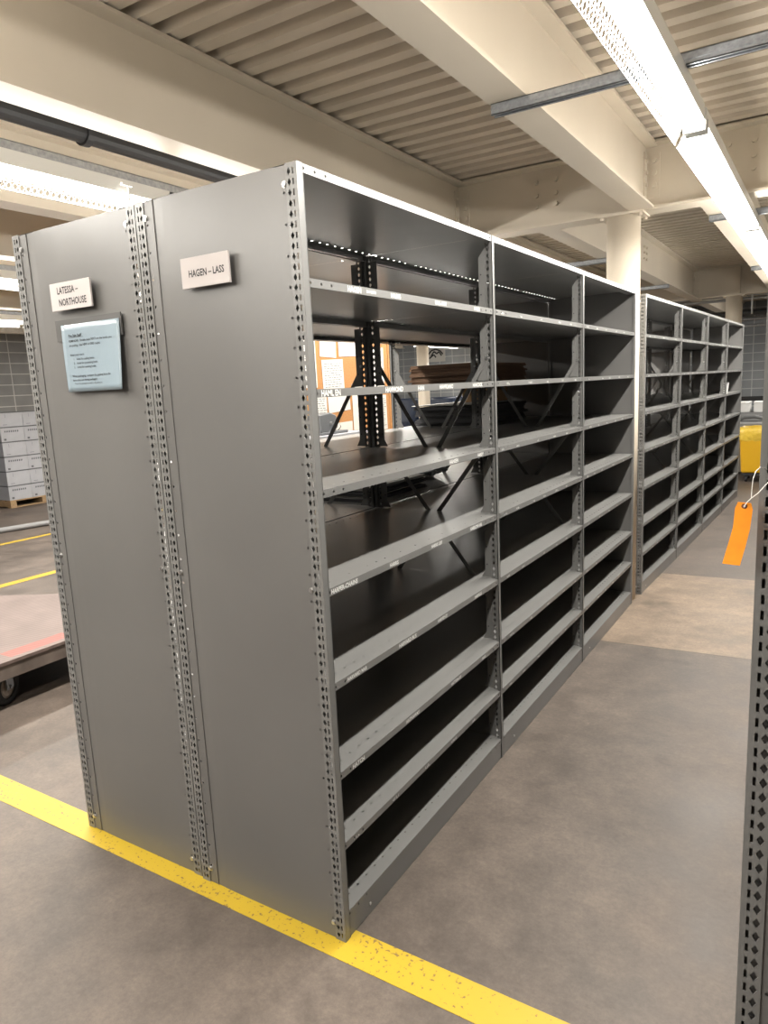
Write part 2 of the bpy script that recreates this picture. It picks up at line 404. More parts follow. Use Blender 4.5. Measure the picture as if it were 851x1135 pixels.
# ------------------------------------------------------------------ fluorescent fixtures
FL = 2.40
def fixture_data():
    d = {}
    d['housing'] = MB().prism([(-.034, 0), (.034, 0), (.038, -.064), (.035, -.064), (.030, -.056), (-.030, -.056), (-.035, -.064), (-.038, -.064)], lambda p, q_, t: (p, t, q_), 0, FL).data('housing', M['white'])
    mb = MB(); a = Vector((-.042, 0, -.066)); b = Vector((-.074, 0, -.130)); nrm = Vector((.95, 0, -.31)) * .0012
    e = b - a; n = int(FL / .030)
    for i in range(n):
        y0 = i * .030; y1 = y0 + .030
        for p0, p1 in (((0, y0), (1, y1)), ((1, y0), (0, y1))):
            for h in (0, .5):
                q0 = a + e * (h + .5 * p0[0]) + Vector((0, p0[1], 0)); q1 = a + e * (h + .5 * p1[0]) + Vector((0, p1[1], 0))
                w = Vector((0, .0017, 0))
                mb.add([q0 - w, q0 + w, q1 + w, q1 - w, q0 - w + nrm, q0 + w + nrm, q1 + w + nrm, q1 - w + nrm],
                       [(0, 1, 2, 3), (7, 6, 5, 4), (0, 4, 5, 1), (2, 6, 7, 3), (1, 5, 6, 2), (3, 7, 4, 0)])
    for h in (0, .5, 1.): 
        q = a + e * h; mb.box(q.x - .001, q.x + .001, 0, FL, q.z - .0014, q.z + .0014)
    d['louver'] = mb.data('louver', M['white'])
    d['tube'] = MB().cyl((0, .03, 0), (0, FL - .03, 0), .0165, 12).data('tube', M['tube'], True)
    d['lamp_holder'] = MB().box(-.042, .042, 0, .012, -.100, -.046).data('lamp_holder', M['white'])
    return d
FD = fixture_data()
def lamp(name, w, energy):
    l = bpy.data.lights.new(name, 'AREA'); l.shape = 'RECTANGLE'; l.size = w; l.size_y = FL - .06
    l.energy = energy; l.color = (1.0, .955, .88); return l
LD = lamp('lamp_glow', .06, 72)
LD2 = lamp('lamp_glow', .06, 36)
SIDE = {k: lamp('lamp_glow', .035, e) for k, e in (('lights over the right aisle', 9.5), ('lights elsewhere in the hall', 42), ('', 9))}
def fixture(x, y, z, label, group):
    r = empty('fluorescent_fixture', (x, y, z)); thing(r, label, 'light fixture', group)
    link('housing', FD['housing'], r); link('louver', FD['louver'], r)
    link('fluorescent_tube', FD['tube'], r, (-.021, 0, -.082)); link('fluorescent_tube', FD['tube'], r, (.021, 0, -.082))
    LS = SIDE.get(group, SIDE[''])
    link('lamp_glow', LD2 if group == 'lights elsewhere in the hall' else LD, r, (0, FL / 2, -.101)); link('lamp_glow', LS, r, (-.040, FL / 2, -.082), (0, PI / 2, 0)); link('lamp_glow', LS, r, (.040, FL / 2, -.082), (0, -PI / 2, 0))
    link('lamp_holder', FD['lamp_holder'], r, (0, .004, 0)); link('lamp_holder', FD['lamp_holder'], r, (0, FL - .016, 0))
    return r
XA = .636
for i, y in enumerate((-.62, 1.82, 4.26, 6.70, 11.58)):
    fixture(XA, y, 2.679, ['glaring fluorescent strip at the top edge, nearest over the aisle',
                        'lit fluorescent strip over the aisle beside the cream beam',
                        'lit fluorescent strip over the aisle just past the column',
                        'small far fluorescent strip over the aisle touching the near post',
                        'last fluorescent strip of the aisle near the far wall'][i], 'lights over the right aisle')
for i, y in enumerate((-3.6, -1.16, 1.28, 3.72, 6.16)):
    fixture(-1.815, y, 2.679, ['lit fluorescent strip over the left aisle well before the racks',
                           'lit fluorescent strip in front of the left rack corner',
                           'lit fluorescent strip touching the top corner of the left end panel',
                           'lit fluorescent strip over the left aisle behind the racks',
                           'farthest lit strip over the left aisle'][i], 'lights over the left aisle')
for i, y in enumerate((-1.16, 1.28, 3.72, 6.16)):
    fixture(-4.41, y, 2.679, ['second-row left light before the cart', 'second-row left light seen at the picture edge above the third row',
                           'second-row left light beyond the cart', 'second-row left light by the far wall'][i], 'lights of the second left row')
for i, y in enumerate((1.28, 3.72, 6.16)):
    fixture(-7.08, y, 2.679, ['third-row light before the carton pallet', 'third-row light just above the block wall at the edge',
                           'third-row light beyond the carton pallet'][i], 'lights of the third left row')
for x, y, lab in ((-.35, -3.12, 'added fluorescent strip before the end panels, outside the view'), (-1.6, -5.9, 'fluorescent strip farther in front of the end panels'),  # first strip is unseen, added to brighten the web of the big left beam
                  (-4.41, 11.0, 'fluorescent strip deep in the hall past the cork board'), (-8.4, 9.5, 'fluorescent strip over the far hall corner'), (-7.2, 13.5, 'fluorescent strip near the poster wall')):
    fixture(x, y, 2.679, lab, 'lights elsewhere in the hall')
# white hanger hook wrapped round the left fixture
hk = MB().path([(0, 0, .01), (.006, .004, 0), (.008, .004, -.03), (.01, 0, -.06), (.006, -.012, -.10), (-.004, -.03, -.125), (-.016, -.04, -.13)], .006, 8)
hk.box(-.006, .008, -.03, .03, .0, .010)
thing(obj('hanger_hook', hk, M['white'], None, (-1.75, .945, 2.64)), 'white hanger hook curling down from the left light at the rack corner', 'hook')

# ------------------------------------------------------------------ shelving
W = 1.219; D = .60; H = 2.2; PITCH = .0254; NC = 86
LEVELS = [2.2, 1.924, 1.642, 1.373, 1.096, .817, .541, .315, .090]
LIP = .022
def post_data(s, kind):
    """L-section upright with punched side flange. s: +1 front faces +x. kind: end0 (first), mid, end1 (last)"""
    mb = MB(); X = lambda u: -s * u
    P = lambda a, b: (X(a), 0, b)
    rem = (H - NC * PITCH) / 2
    e = [(rem, None)]
    solid = [(H, None)]
    mb.perf(P, .0, .0085, solid)
    mb.perf(P, .0085, .0145, e + [(PITCH, ('s', .0024, .0076))] * NC + e)
    mb.perf(P, .0145, .018, solid)
    mb.perf(P, .018, .031, e + [(PITCH, ('d', .0060, .0094))] * NC + e)
    mb.perf(P, .031, .036, solid)
    ya, yb = {'end0': (0, .025), 'mid': (-.011, .011), 'end1': (-.025, 0)}[kind]
    t = .002
    mb.box(X(0), X(t), ya, yb, 0, H)
    if kind == 'mid':
        mb.box(X(0), X(.012), ya, ya + t, 0, H); mb.box(X(0), X(.012), yb - t, yb, 0, H)
    else:
        yy = yb if kind == 'end0' else ya
        mb.box(X(0), X(.010), yy - t / 2, yy + t / 2, 0, H)
    return mb.data('post', M['steel'])
def flip(me, name):   # same upright turned round for the back of the bay
    m2 = me.copy(); m2.name = name
    for v in m2.vertices: v.co.x = -v.co.x
    return m2
def shelf_mb(s, first, last):
    """pressed steel shelf; it stops short of the end panels at the first and last bay"""
    mb = MB(); X = lambda u: -s * u
    g = .0115 if first else .0012; ge = .0115 if last else .0012; Lw = W - g - ge
    P = lambda a, b: (X(a), b, 0)
    n = 24; c = Lw / n
    hole = [(c, ('d', .0050, .0050))] * n
    mb.perf(P, .001, .036, [(Lw, None)], g); mb.perf(P, .036, .050, hole, g); mb.perf(P, .050, D - .050, [(Lw, None)], g)
    mb.perf(P, D - .050, D - .036, hole, g); mb.perf(P, D - .036, D - .001, [(Lw, None)], g)
    hs = ('d', .0046, .0046)
    head = [(.012, hs), (.035, None), (.012, hs), (.034, None), (.012, hs)]
    full = [(.024 - g, None)] + head + [(W - .048 - 2 * .105, None)] + head[::-1] + [(.024 - ge, None)]
    for u in (.001, D - .001):
        Q = lambda a, b, u=u: (X(u), b, -a)
        mb.perf(Q, 0, .006, [(Lw, None)], g); mb.perf(Q, .006, .016, full, g); mb.perf(Q, .016, LIP, [(Lw, None)], g)
        R = lambda a, b, u=u: (X(u + (a if u < .1 else -a)), b, -LIP)
        mb.perf(R, 0, .058 if u < .1 else .014, [(Lw, None)], g)
    return mb
def tab_data(s, back):
    """stiffener strips beside the punched flange, chamfered where they meet each shelf"""
    mb = MB(); X = lambda u: -s * u
    for zt, zb in zip(LEVELS[:-1], LEVELS[1:]):
        a, b = zb + .004, zt - LIP - .004
        for f in ((lambda u: X(D - u)) if back else (lambda u: X(u)),):
            pts = [(.034, a), (.078, a), (.062, a + .03)] + ([(.062, b), (.034, b)] if back else [(.062, b - .05), (.034, b - .012)])
            mb.prism(pts, lambda p, q_, t, f=f: (f(p), t, q_), .0005, .0025)
            z = a + .055
            while z < b - .06:
                mb.m = 1
                mb.cyl((f(.053), -.0005, z), (f(.053), .0032, z), .0028, 8); z += .0765
            mb.m = 0
    return mb.data('stiffener', [M['steel'], M['ink']])
def clip_data(s):
    mb = MB(); X = lambda u: -s * u
    mb.box(X(.006), X(.016), -.0045, -.001, -.055, -.006); mb.box(X(.006), X(.016), -.010, -.001, -.058, -.055)
    return mb.data('shelf_clip', M['zinc'])
def brace_data(s):
    mb = MB(); X = lambda u: -s * u
    def bar(u0, z0, u1, z1, y):
        d = Vector((X(u1) - X(u0), 0, z1 - z0)); n = Vector((-d.z, 0, d.x)).normalized() * .009
        c = Vector(((X(u0) + X(u1)) / 2, y, (z0 + z1) / 2)); mb.obox(c, d / 2, n, (0, .0015, 0))
    return bar, mb
def panel_obj(r, s, y, face, groove_back, bolts=True, bu=.034):
    """closed end panel; face -1 looks toward -y"""
    X = lambda u: -s * u; f = face
    def yy(d): return y - f * d
    mb = MB()
    PH = .0765; n = 28; rem = (H - .006 - n * PH) / 2
    segs = [(rem, None)] + [(PH, ('d', .0040, .0044))] * n + [(rem, None)]
    for (u0, u1) in ((.040, .050), (D - .050, D - .040)):
        mb.perf(lambda a, b: (X(a), yy(.002), b), u0, u1, segs, .003)
    for (u0, u1) in ((.034, .040), (.050, .072), (D - .072, D - .050), (D - .040, D - .034)):
        mb.quad((X(u0), yy(.002), .003), (X(u1), yy(.002), .003), (X(u1), yy(.002), H - .003), (X(u0), yy(.002), H - .003))
    g = D - .072 if groove_back else .072
    # main sheet, set 4 mm back along one seam and easing out to the other
    k = 12; us = [.072 + (D - .144) * i / k for i in range(k + 1)]
    def dep(u):
        d = abs(u - g) / (D - .144)
        return   .0022 + .0026 * max(0, 1 - d * 9)
    for a, b in zip(us[:-1], us[1:]):
        mb.quad((X(a), yy(dep(a)), .002), (X(b), yy(dep(b)), .002), (X(b), yy(dep(b)), H - .001), (X(a), yy(dep(a)), H - .001))
    gd =   .0022 + .0026
    mb.quad((X(g), yy(.002), .003), (X(g), yy(gd), .003), (X(g), yy(gd), H - .003), (X(g), yy(.002), H - .003))
    # back skin and top edge
    mb.quad((X(bu), yy(.018), .003), (X(D - bu), yy(.018), .003), (X(D - bu), yy(.018), H), (X(bu), yy(.018), H))
    mb.quad((X(.036), yy(.002), H - .001), (X(D - .036), yy(.002), H - .001), (X(D - .036), yy(.018), H), (X(.036), yy(.018), H))
    p = obj('side_panel', mb, M['panel'], r)
    if bolts:
        for u in (.041, D - .041):
            for z in (2.152, 1.095, .055):
                b = MB(); b.cyl((X(u), yy(-.004), z), (X(u), yy(.003), z), .0062, 10); b.cyl((X(u), yy(-.0005), z), (X(u), yy(.002), z), .0085, 12)
                obj('bolt', b, M['zinc'], p)
    return p

def scribble(mb, P, a, b, h, nch):
    """illegible pen strokes, one word"""
    w = .0011
    for c in range(nch):
        x = a + c * h * .62
        for _ in range(random.choice((2, 3, 3))):
            p = (x + random.uniform(0, .5) * h, b + random.uniform(0, .35) * h); q_ = (x + random.uniform(0, .5) * h, b + random.uniform(.55, 1) * h)
            if random.random() < .3: q_ = (p[0] + .45 * h, p[1] + random.uniform(-.1, .2) * h)
            d = Vector((q_[0] - p[0], q_[1] - p[1])); 
            if d.length < 1e-5: continue
            n = Vector((-d.y, d.x)).normalized() * w
            mb.quad(P(p[0] - n.x, p[1] - n.y), P(p[0] + n.x, p[1] + n.y), P(q_[0] + n.x, q_[1] + n.y), P(q_[0] - n.x, q_[1] - n.y))

WORDS = {  # (bay, level): [(y along the lip, text, height)]
 (0, 1): [(.196, 'HAGEN', .015), (.292, 'SAM SOTH', .008), (.427, 'HALBIG', .013), (.715, 'HALL-HAM', .013), (1.03, 'HAMEL', .012)],
 (0, 2): [(.045, 'HAML EN', .016), (.371, 'HAMMOND', .015), (.574, 'HAN', .015), (.728, 'HAWKIANO', .014), (1.00, 'HANCOCK', .013)],
 (0, 3): [(.786, 'HANSEN', .014), (1.03, 'HARDY', .012)],
 (0, 4): [(.035, 'HARPER-CHAINS', .013), (.349, 'HARRIS', .012), (.627, 'HARRIS LEEF', .011), (.945, 'HARROW-HB', .013)],
 (0, 5): [(.087, 'HARVARD MAR', .011), (.382, 'HARVARD BUS', .013), (.655, 'HARVEY-EY', .011), (.97, 'HARVILLE', .011)],
 (0, 6): [(.087, 'HATCH', .014), (.405, 'HATHAWAY', .012), (.743, 'HATTON-HP', .011), (1.023, 'HAUL', .011)],
}
def lettering(shelf, s, bay, lv, full):
    mb = MB()
    P = lambda a, b: (s * .0003, a, b)
    if s < 0: P = lambda a, b: (-.0003, W - a, b)
    if full and (bay, lv) in WORDS:
        for a, t, h in WORDS[(bay, lv)]:
            mb = MB(); text_geo(mb, t, min(h * 1.42, .0225), P, a, -LIP + (LIP - min(h * 1.42, .0225) * .72) / 2, .035, .95); obj('handwriting', mb, M['chalk'], shelf)
    else:
        x = random.uniform(.05, .12)
        while x < W - .15:
            n = random.choice((4, 5, 6)); h = random.uniform(.009, .013)
            mb = MB(); scribble(mb, P, x, -.018, h, n); obj('handwriting', mb, M['chalk'], shelf); x += n * h * .62 + random.uniform(.10, .26)

def rack(label, cat, x0, y0, nb, s, rotz=0., words_=False, scrib=True, closed0=True, closed1=True, groove_back=True, bu=.034):
    r = empty('shelving_unit', (x0, y0, 0), (0, 0, rotz)); thing(r, label, cat, 'grey steel shelving racks')
    X = lambda u: -s * u
    pd = {k: post_data(s, k) for k in ('end0', 'mid', 'end1')}
    pb = {k: flip(pd[k], 'post') for k in pd}
    for k in range(nb + 1):
        kind = 'end0' if k == 0 else 'end1' if k == nb else 'mid'
        for back in (0, 1):
            p = link('post', (pb if back else pd)[kind], r, (X(D) if back else 0, k * W, 0))
            m = p.modifiers.new('thickness', 'SOLIDIFY'); m.thickness = .0014; m.offset = 0
    sds = {(f, l): shelf_mb(s, f, l).data('shelf', M['steel']) for f, l in {(b == 0, b == nb - 1) for b in range(nb)}}; cd = clip_data(s); td = [tab_data(s, 0), tab_data(s, 1)]
    for b in range(nb):
        for lv, z in enumerate(LEVELS):
            sh = link('shelf', sds[(b == 0, b == nb - 1)], r, (0, b * W, z))
            if lv in (0, 1, 2, 3, 4): link('shelf_clip', cd, sh, (0, W - .001, -.0005 if lv else -.02))
            if scrib and 0 < lv < 8 and not (words_ and b == 0 and lv == 7 and False): lettering(sh, s, b, lv, words_)
        kp = MB(); kp.box(X(.002), X(.004), .026 if b == 0 else .0115, W - (.0115), .002, .090 - LIP + .004); 
        kp.m = 1; kp.cyl((X(.002), .14, .035), (X(-.0005), .14, .035), .005, 8)
        obj('kick_plate', kp, [M['steel'], M['zinc']], r, (0, b * W, 0))
    for k in range(1, nb):
        for t_ in td: link('stiffener', t_, r, (0, k * W - .0035, 0))
        bar, mb = brace_data(s)
        bar(.035, 1.74, .31, 1.30, -.008); bar(.565, 1.74, .29, 1.30, .008)
        bar(.07, 1.36, .55, .74, -.008); bar(.53, 1.35, .05, .72, .008)
        mb.m = 1
        for u, z in ((.30, 1.315), (.30, 1.045), (.035, 1.735), (.565, 1.735), (.07, 1.355), (.53, 1.345)): mb.cyl((X(u), -.014, z), (X(u), .014, z), .006, 8)
        obj('cross_brace', mb, [M['steel'], M['zinc']], r, (0, k * W + .004, 0))
    if closed0: panel_obj(r, s, 0, -1, groove_back, bu=bu)
    if closed1: panel_obj(r, s, nb * W, 1, groove_back, False, .003)
    return r

rack('long grey steel shelving rack at front, its open shelves facing the bare aisle', 'shelving', 0, 0, 3, 1, 0, True, groove_back=True)
rr = rack('grey steel rack backing the front one, its end panel carrying the pale blue sheet', 'shelving', -1.2315, .006, 3, -1, 0, False, scrib=False, groove_back=False)
rr.scale.x = 1.035
ANG = -.0345
rack('grey steel shelving rack beyond the cream column, a white cup on one shelf', 'shelving', 0.012, 3.905, 4, 1, ANG, False)
rack('grey steel rack behind the one that starts past the column', 'shelving', -1.211, 3.945, 4, -1, ANG, False, scrib=False, groove_back=False)
rack('grey steel rack at the right picture edge, only its punched post showing', 'shelving', 1.0665, -.30, 8, -1, 0, False, scrib=False, groove_back=False, bu=.003)

# ------------------------------------------------------------------ signs on the end panels
def sign(xl, xr, zb, zt, tilt, lines, label, yoff=-.020):
    w, h = xr - xl, zt - zb
    r = empty('sign_card', ((xl + xr) / 2, yoff, (zb + zt) / 2), (0, tilt, 0)); thing(r, label, 'sign', 'white name cards on the end panels')
    o = obj('card', MB().box(-w / 2, w / 2, 0, .006, -h / 2, h / 2), M['card'], r); bevel(o, .0008)
    mb = MB()
    for t, sz, a, b in lines: text_geo(mb, t, sz, lambda p, q_: (p, -.0006, q_), a, b, .018, .78)
    obj('lettering', mb, M['ink'], r)
    obj('magnet', MB().cyl((-w * .25, .006, 0), (-w * .25, .0205, 0), .012, 16).cyl((w * .25, .006, 0), (w * .25, .0205, 0), .012, 16), M['ink'], r)
    return r
sign(-1.027, -.822, 1.932, 2.0185, 0, [('LATESSA \u2013', .030, -.066, .008), ('NORTHOUSE', .030, -.062, -.029)],
     'white two-line name card above the pale blue sheet', -.016)
sign(-.413, -.231, 1.936, 2.0175, 0, [('HAGEN \u2013 LASS', .0265, -.062, -.012)], 'white one-line name card on the wider end panel by itself', -.020)
r = empty('instruction_sheet', (-.859, -.006, 1.779)); thing(r, 'pale blue printed instruction sheet in a clear sleeve on the end panel', 'paper sheet')
obj('magnetic_strip', MB().box(-.178, .150, .0015, .0055, .058, .125), M['magnet'], r)['label'] = 'grey magnetic strip holding the sheet'
mb = MB(); nx, nz = 16, 12; w, h = .289, .215
def bow(a, b): # right edge lifts and waves
    return -.0008 - .012 * max(0, a - .55) ** 2 / .2 * (1 - b) * 1.2 - .0016 * math.sin(a * 9 + b * 3)
vs = []
for j in range(nz + 1):
    for i in range(nx + 1):
        a, b = i / nx, j / nz; vs.append((-w / 2 + a * w, bow(a, b) - .001, -h / 2 + b * h))
mb.add(vs, [(j * (nx + 1) + i, j * (nx + 1) + i + 1, (j + 1) * (nx + 1) + i + 1, (j + 1) * (nx + 1) + i) for j in range(nz) for i in range(nx)])
o = obj('sheet', mb, M['bluepaper'], r, smooth=True); m = o.modifiers.new('thickness', 'SOLIDIFY'); m.thickness = .0006
mb = MB()
def SP(p, q_):
    a = (p + w / 2) / w; b = (q_ + h / 2) / h
    return (p, bow(a, b) - .0019, q_)
for t, sz, a, b, bd in (('Pre Sale Staff', .0125, -.112, .068, .02), ('REMINDER:  Double check NDC\u2019s on the books you', .0100, -.112, .052, .008),
                    ('are pulling.  Use NEW or USED copies.', .0100, -.112, .038, .008), ('Initial your work:', .0100, -.112, .008, .008),
                    ('1.   Initial for pulling books', .0098, -.098, -.006, .006), ('2.   Initial for processing books', .0098, -.098, -.019, .006),
                    ('3.   Initial for packing books', .0098, -.098, -.032, .006), ('When packaging, compare the packing list to the', .0100, -.112, -.060, .008),
                    ('items that are being packaged.', .0100, -.112, -.073, .008), ('*From the packaged located to all packing list', .0075, -.104, -.084, .004)):
    text_geo(mb, t, sz, SP, a, b, bd)
mb.add([SP(-.112, .0655), SP(-.035, .0655), SP(-.035, .0662), SP(-.112, .0662)], [(0, 1, 2, 3)])
obj('printing', mb, M['ink'], r)

# ------------------------------------------------------------------ orange tag tied to the near post
YT = -.33
r = empty('hang_tag', (1.05, YT, 1.44)); thing(r, 'orange paper hang tag dangling on a white string in front of the aisle', 'tag')
cl = [(1.0500, 1.4455), (1.0495, 1.436), (1.0475, 1.407), (1.0420, 1.379), (1.0360, 1.3515)]
hw = [.0088, .0118, .0115, .0120, .0120]
mb = MB(); n = 16
pts = []
for i in range(n + 1):
    t = i / n * 4; k = min(int(t), 3); f = t - k
    x = cl[k][0] * (1 - f) + cl[k + 1][0] * f; z = cl[k][1] * (1 - f) + cl[k + 1][1] * f; ww = hw[k] * (1 - f) + hw[k + 1] * f
    pts.append((x, z, ww, -.010 * (i / n) ** 2))
vs = []
for x, z, ww, dy in pts:
    for s_ in (-1, 1): vs.append((x + s_ * ww - 1.05, dy, z - 1.44 + s_ * -.0006))
mb.add(vs, [(2 * i, 2 * i + 1, 2 * i + 3, 2 * i + 2) for i in range(n)])
o = obj('tag_card', mb, M['orange'], r); m = o.modifiers.new('thickness', 'SOLIDIFY'); m.thickness = .0005
mb = MB(); mb.m = 0; mb.cyl((0, -.0012, 0), (0, .0012, 0), .0040, 20)
mb.m = 1; mb.cyl((.0004, -.0016, 0), (.0004, .0014, 0), .0017, 16)
obj('reinforcement_ring', mb, [M['reinf'], M['card']], r)
st = [(.0002, -.003, 0), (.003, -.004, .006), (.009, -.004, .013), (.018, -.002, .021), (.024, .004, .029), (.031, .026, .036), (.034, .040, .037)]
obj('string', MB().path(st, .0007, 6).path([(.009, -.004, .013), (.0092, -.002, .026), (.0100, 0, .041), (.0125, .006, .051), (.018, .014, .057), (.026, .029, .052)], .0007, 6), M['string'], r)

# ------------------------------------------------------------------ things on the shelves
def stack(n, x0, x1, y0, y1, z0, th, mats, name, lab, cat, grp, jit=.02):
    z = z0 + .0006; top = z
    for i in range(n):
        t = th * random.uniform(.8, 1.2)
        mb = MB(); a, b = random.uniform(-jit, jit), random.uniform(-jit, jit)
        cx, cy = (x0 + x1) / 2 + a, (y0 + y1) / 2 + b; hx, hy = (x1 - x0) / 2, (y1 - y0) / 2
        mb.box(-hx, hx, -hy, hy, 0, t * .42); mb.box(-hx + .002, hx - .004, -hy + .006, hy - .003, t * .47, t * .93)
        mb.box(-hx, -hx + .004, -hy + .002, hy - .002, t * .4, t * .5)
        o = obj(name, mb, mats[i % len(mats)], None, (cx, cy, z), (0, 0, random.uniform(-.03, .03)))
        thing(o, lab(i), cat, grp); z += t * .95
    return z
ordn = ['bottom', 'second', 'third', 'fourth', 'fifth', 'sixth', 'seventh', 'eighth', 'ninth', 'tenth']
stack(7, -1.16, -.70, 2.56, 3.40, 1.642, .0185, [M['kraft']], 'flattened_box', lambda i: f'brown flattened box seen through the racks, {ordn[i]} of the brown stack', 'cardboard box', 'brown flattened boxes', .012)
z = stack(6, -1.17, -.72, 2.60, 3.45, 1.373, .021, [M['dark']], 'flattened_box', lambda i: f'charcoal flattened box under the brown ones, {ordn[i]} of its stack', 'cardboard box', 'charcoal flattened boxes', .035)
o = obj('cardboard_sheet', MB().box(-.22, .22, -.36, .36, 0, .004), M['paper'], None, (-.97, 2.98, z + .006))
thing(o, 'pale cardboard sheet lying on the charcoal flattened boxes', 'cardboard sheet')
mb = MB(); mb.box(-.13, .13, -.11, .11, 0, .075)
mb.add([(-.13, -.11, .075), (.13, -.11, .075), (.12, -.16, .100), (-.12, -.16, .100)], [(0, 1, 2, 3)]); mb.add([(-.13, .11, .075), (.13, .11, .075), (.12, .15, .10), (-.12, .15, .10)], [(0, 1, 2, 3)])
thing(obj('open_carton', mb, M['kraftlight'], None, (-.93, 3.22, z + .011), (0, 0, .1)), 'small tan carton with open flaps on the charcoal boxes', 'box')
stack(6, -1.15, -.75, 4.25, 5.0, 1.642, .022, [M['dark']], 'flattened_box', lambda i: f'dark flattened box deep behind the second bay, {ordn[i]} up', 'cardboard box', 'dark boxes past the column', .02)
stack(5, -1.15, -.74, 1.32, 1.90, 1.096, .012, [M['dark'], M['paper'], M['dark']], 'folder', lambda i: f'folder lying on the lower rear shelf below the brown boxes, {ordn[i]} of five', 'folder', 'folders on the lower rear shelf', .05)
# crumpled clear bag
mb = MB(); n1, n2 = 22, 12
vs = []
for j in range(n2 + 1):
    for i in range(n1):
        th = 2 * PI * i / n1; ph = PI * j / n2
        rr = 1 + .22 * math.sin(5 * th + 3 * ph) + .15 * math.sin(9 * th - 4 * ph) + random.uniform(-.08, .08)
        vs.append((.13 * rr * math.sin(ph) * math.cos(th), .16 * rr * math.sin(ph) * math.sin(th), .055 + .055 * (1 if j in (0,) else min(1, rr)) * math.cos(ph)))
mb.add(vs, [(j * n1 + i, j * n1 + (i + 1) % n1, (j + 1) * n1 + (i + 1) % n1, (j + 1) * n1 + i) for j in range(n2) for i in range(n1)])
thing(obj('plastic_bag', mb, M['bag'], None, (-.92, 2.225, 1.098)), 'crumpled clear plastic bag on a lower rear shelf', 'plastic bag')
# cup
mb = MB(); mb.lathe([(.0, .0), (.030, .0), (.042, .118), (.044, .118), (.044, .121), (.040, .121), (.029, .005), (0, .005)], 28)
thing(obj('paper_cup', mb, M['bucket'], None, (.055, 8.18, 1.374), smooth=False), 'white cup standing on a shelf of the farthest bay', 'cup')

# ------------------------------------------------------------------ cork board, papers and bench across the left aisle
XB = -2.62
thing(obj('cork_board', MB().box(-.02, 0, 2.85, 4.68, 1.05, 2.12).box(-.024, .006, 2.82, 2.85, 1.02, 2.15).box(-.024, .006, 4.68, 4.71, 1.02, 2.15)
          .box(-.024, .006, 2.85, 4.68, 2.12, 2.15).box(-.024, .006, 2.85, 4.68, 1.02, 1.05), M['cork'], None, (XB, 0, 0)), 'orange cork board covered in papers behind the rear rack', 'notice board')
PP = [(3.14, 3.50, 1.66, 2.10, .0), (3.58, 3.90, 1.60, 1.90, .03), (3.56, 3.80, 1.92, 2.10, -.04), (3.84, 4.12, 1.93, 2.11, .03), (3.38, 3.62, 1.40, 1.62, -.02), (3.64, 3.98, 1.44, 1.60, .05),
      (4.02, 4.20, 1.25, 1.68, 0), (3.66, 4.00, 1.08, 1.34, .02), (4.36, 4.60, 1.62, 2.02, .0), (4.30, 4.62, 1.22, 1.56, .02), (3.20, 3.34, 1.30, 1.60, .02), (4.05, 4.28, 1.08, 1.22, 0)]
plab = ['tall printed list pinned at the far left of the cork board', 'long printed list pinned mid-board, orange cork on both sides', 'short white note above the long list', 'white note at the top edge by the dark posts',
        'white note low left below the shelf lip', 'wide white note with an orange gap beneath', 'narrow tall sheet beside the dark posts', 'large white sheet behind the grey machine',
        'white sheet seen just right of the dark posts', 'speckled printed sheet low right of the dark posts', 'bright yellow sheet at the left board edge', 'small white slip at the board bottom']
for i, (a, b, c, d, t) in enumerate(PP):
    mt = M['paper'] if i != 10 else M['liner']
    o = obj('pinned_paper', MB().box(.001, .003, -(b - a) / 2, (b - a) / 2, -(d - c) / 2, (d - c) / 2), mt, None, (XB + .001 * (i % 4), (a + b) / 2, (c + d) / 2), (t, 0, 0))
    thing(o, plab[i], 'paper', 'papers pinned on the cork board')
    if i in (0, 1, 8, 9, 4):
        mb = MB(); z = (d - c) / 2 - .04
        while z > -(d - c) / 2 + .04:
            x = -(b - a) / 2 + .03
            while x < (b - a) / 2 - .05:
                l = random.uniform(.015, .05); mb.quad((.0035, x, z), (.0035, x + l, z), (.0035, x + l, z + .006), (.0035, x, z + .006)); x += l + .012
            z -= .02
        obj('printed_text', mb, M['device'], o)
# bench with white box and grey dispenser
mb = MB(); r = empty('work_bench', (-2.42, 3.6, 0)); thing(r, 'work bench under the cork board', 'bench')
obj('bench_top', MB().box(-.18, .30, -.8, 1.0, .91, .95), M['kraftlight'], r)
for sx in (-.15, .26):
    for sy in (-.76, .96): obj('leg', MB().box(sx - .02, sx + .02, sy - .02, sy + .02, 0, .91), M['steel'], r)
thing(obj('white_box', MB().box(-.14, .16, -.42, .32, 0, .325).box(-.145, .165, -.425, .325, .29, .33), M['carton'], None, (-2.36, 3.30, .9505)), 'white box on the bench under the grey dispenser', 'box')
r = empty('tape_dispenser', (-2.34, 3.22, 1.2815)); thing(r, 'grey desktop dispenser machine in front of the pinned papers', 'dispenser')
mb = MB(); mb.prism([(-.17, .02), (.02, .02), (.07, .06), (.05, .15), (-.03, .175), (-.17, .16)], lambda p, q_, t: (t, p, q_), -.07, .07)
bevel(obj('body', mb, M['device'], r), .008)
bevel(obj('base_plate', MB().box(-.075, .075, -.17, .20, 0, .022), M['device'], r), .004)
obj('knob', MB().cyl((.07, -.04, .09), (.09, -.04, .09), .012, 12), M['zinc'], r)
obj('cord', MB().path([(.03, .05, .12), (.05, .11, .10), (.05, .13, .05), (.04, .10, .02)], .003, 6), M['black'], r)

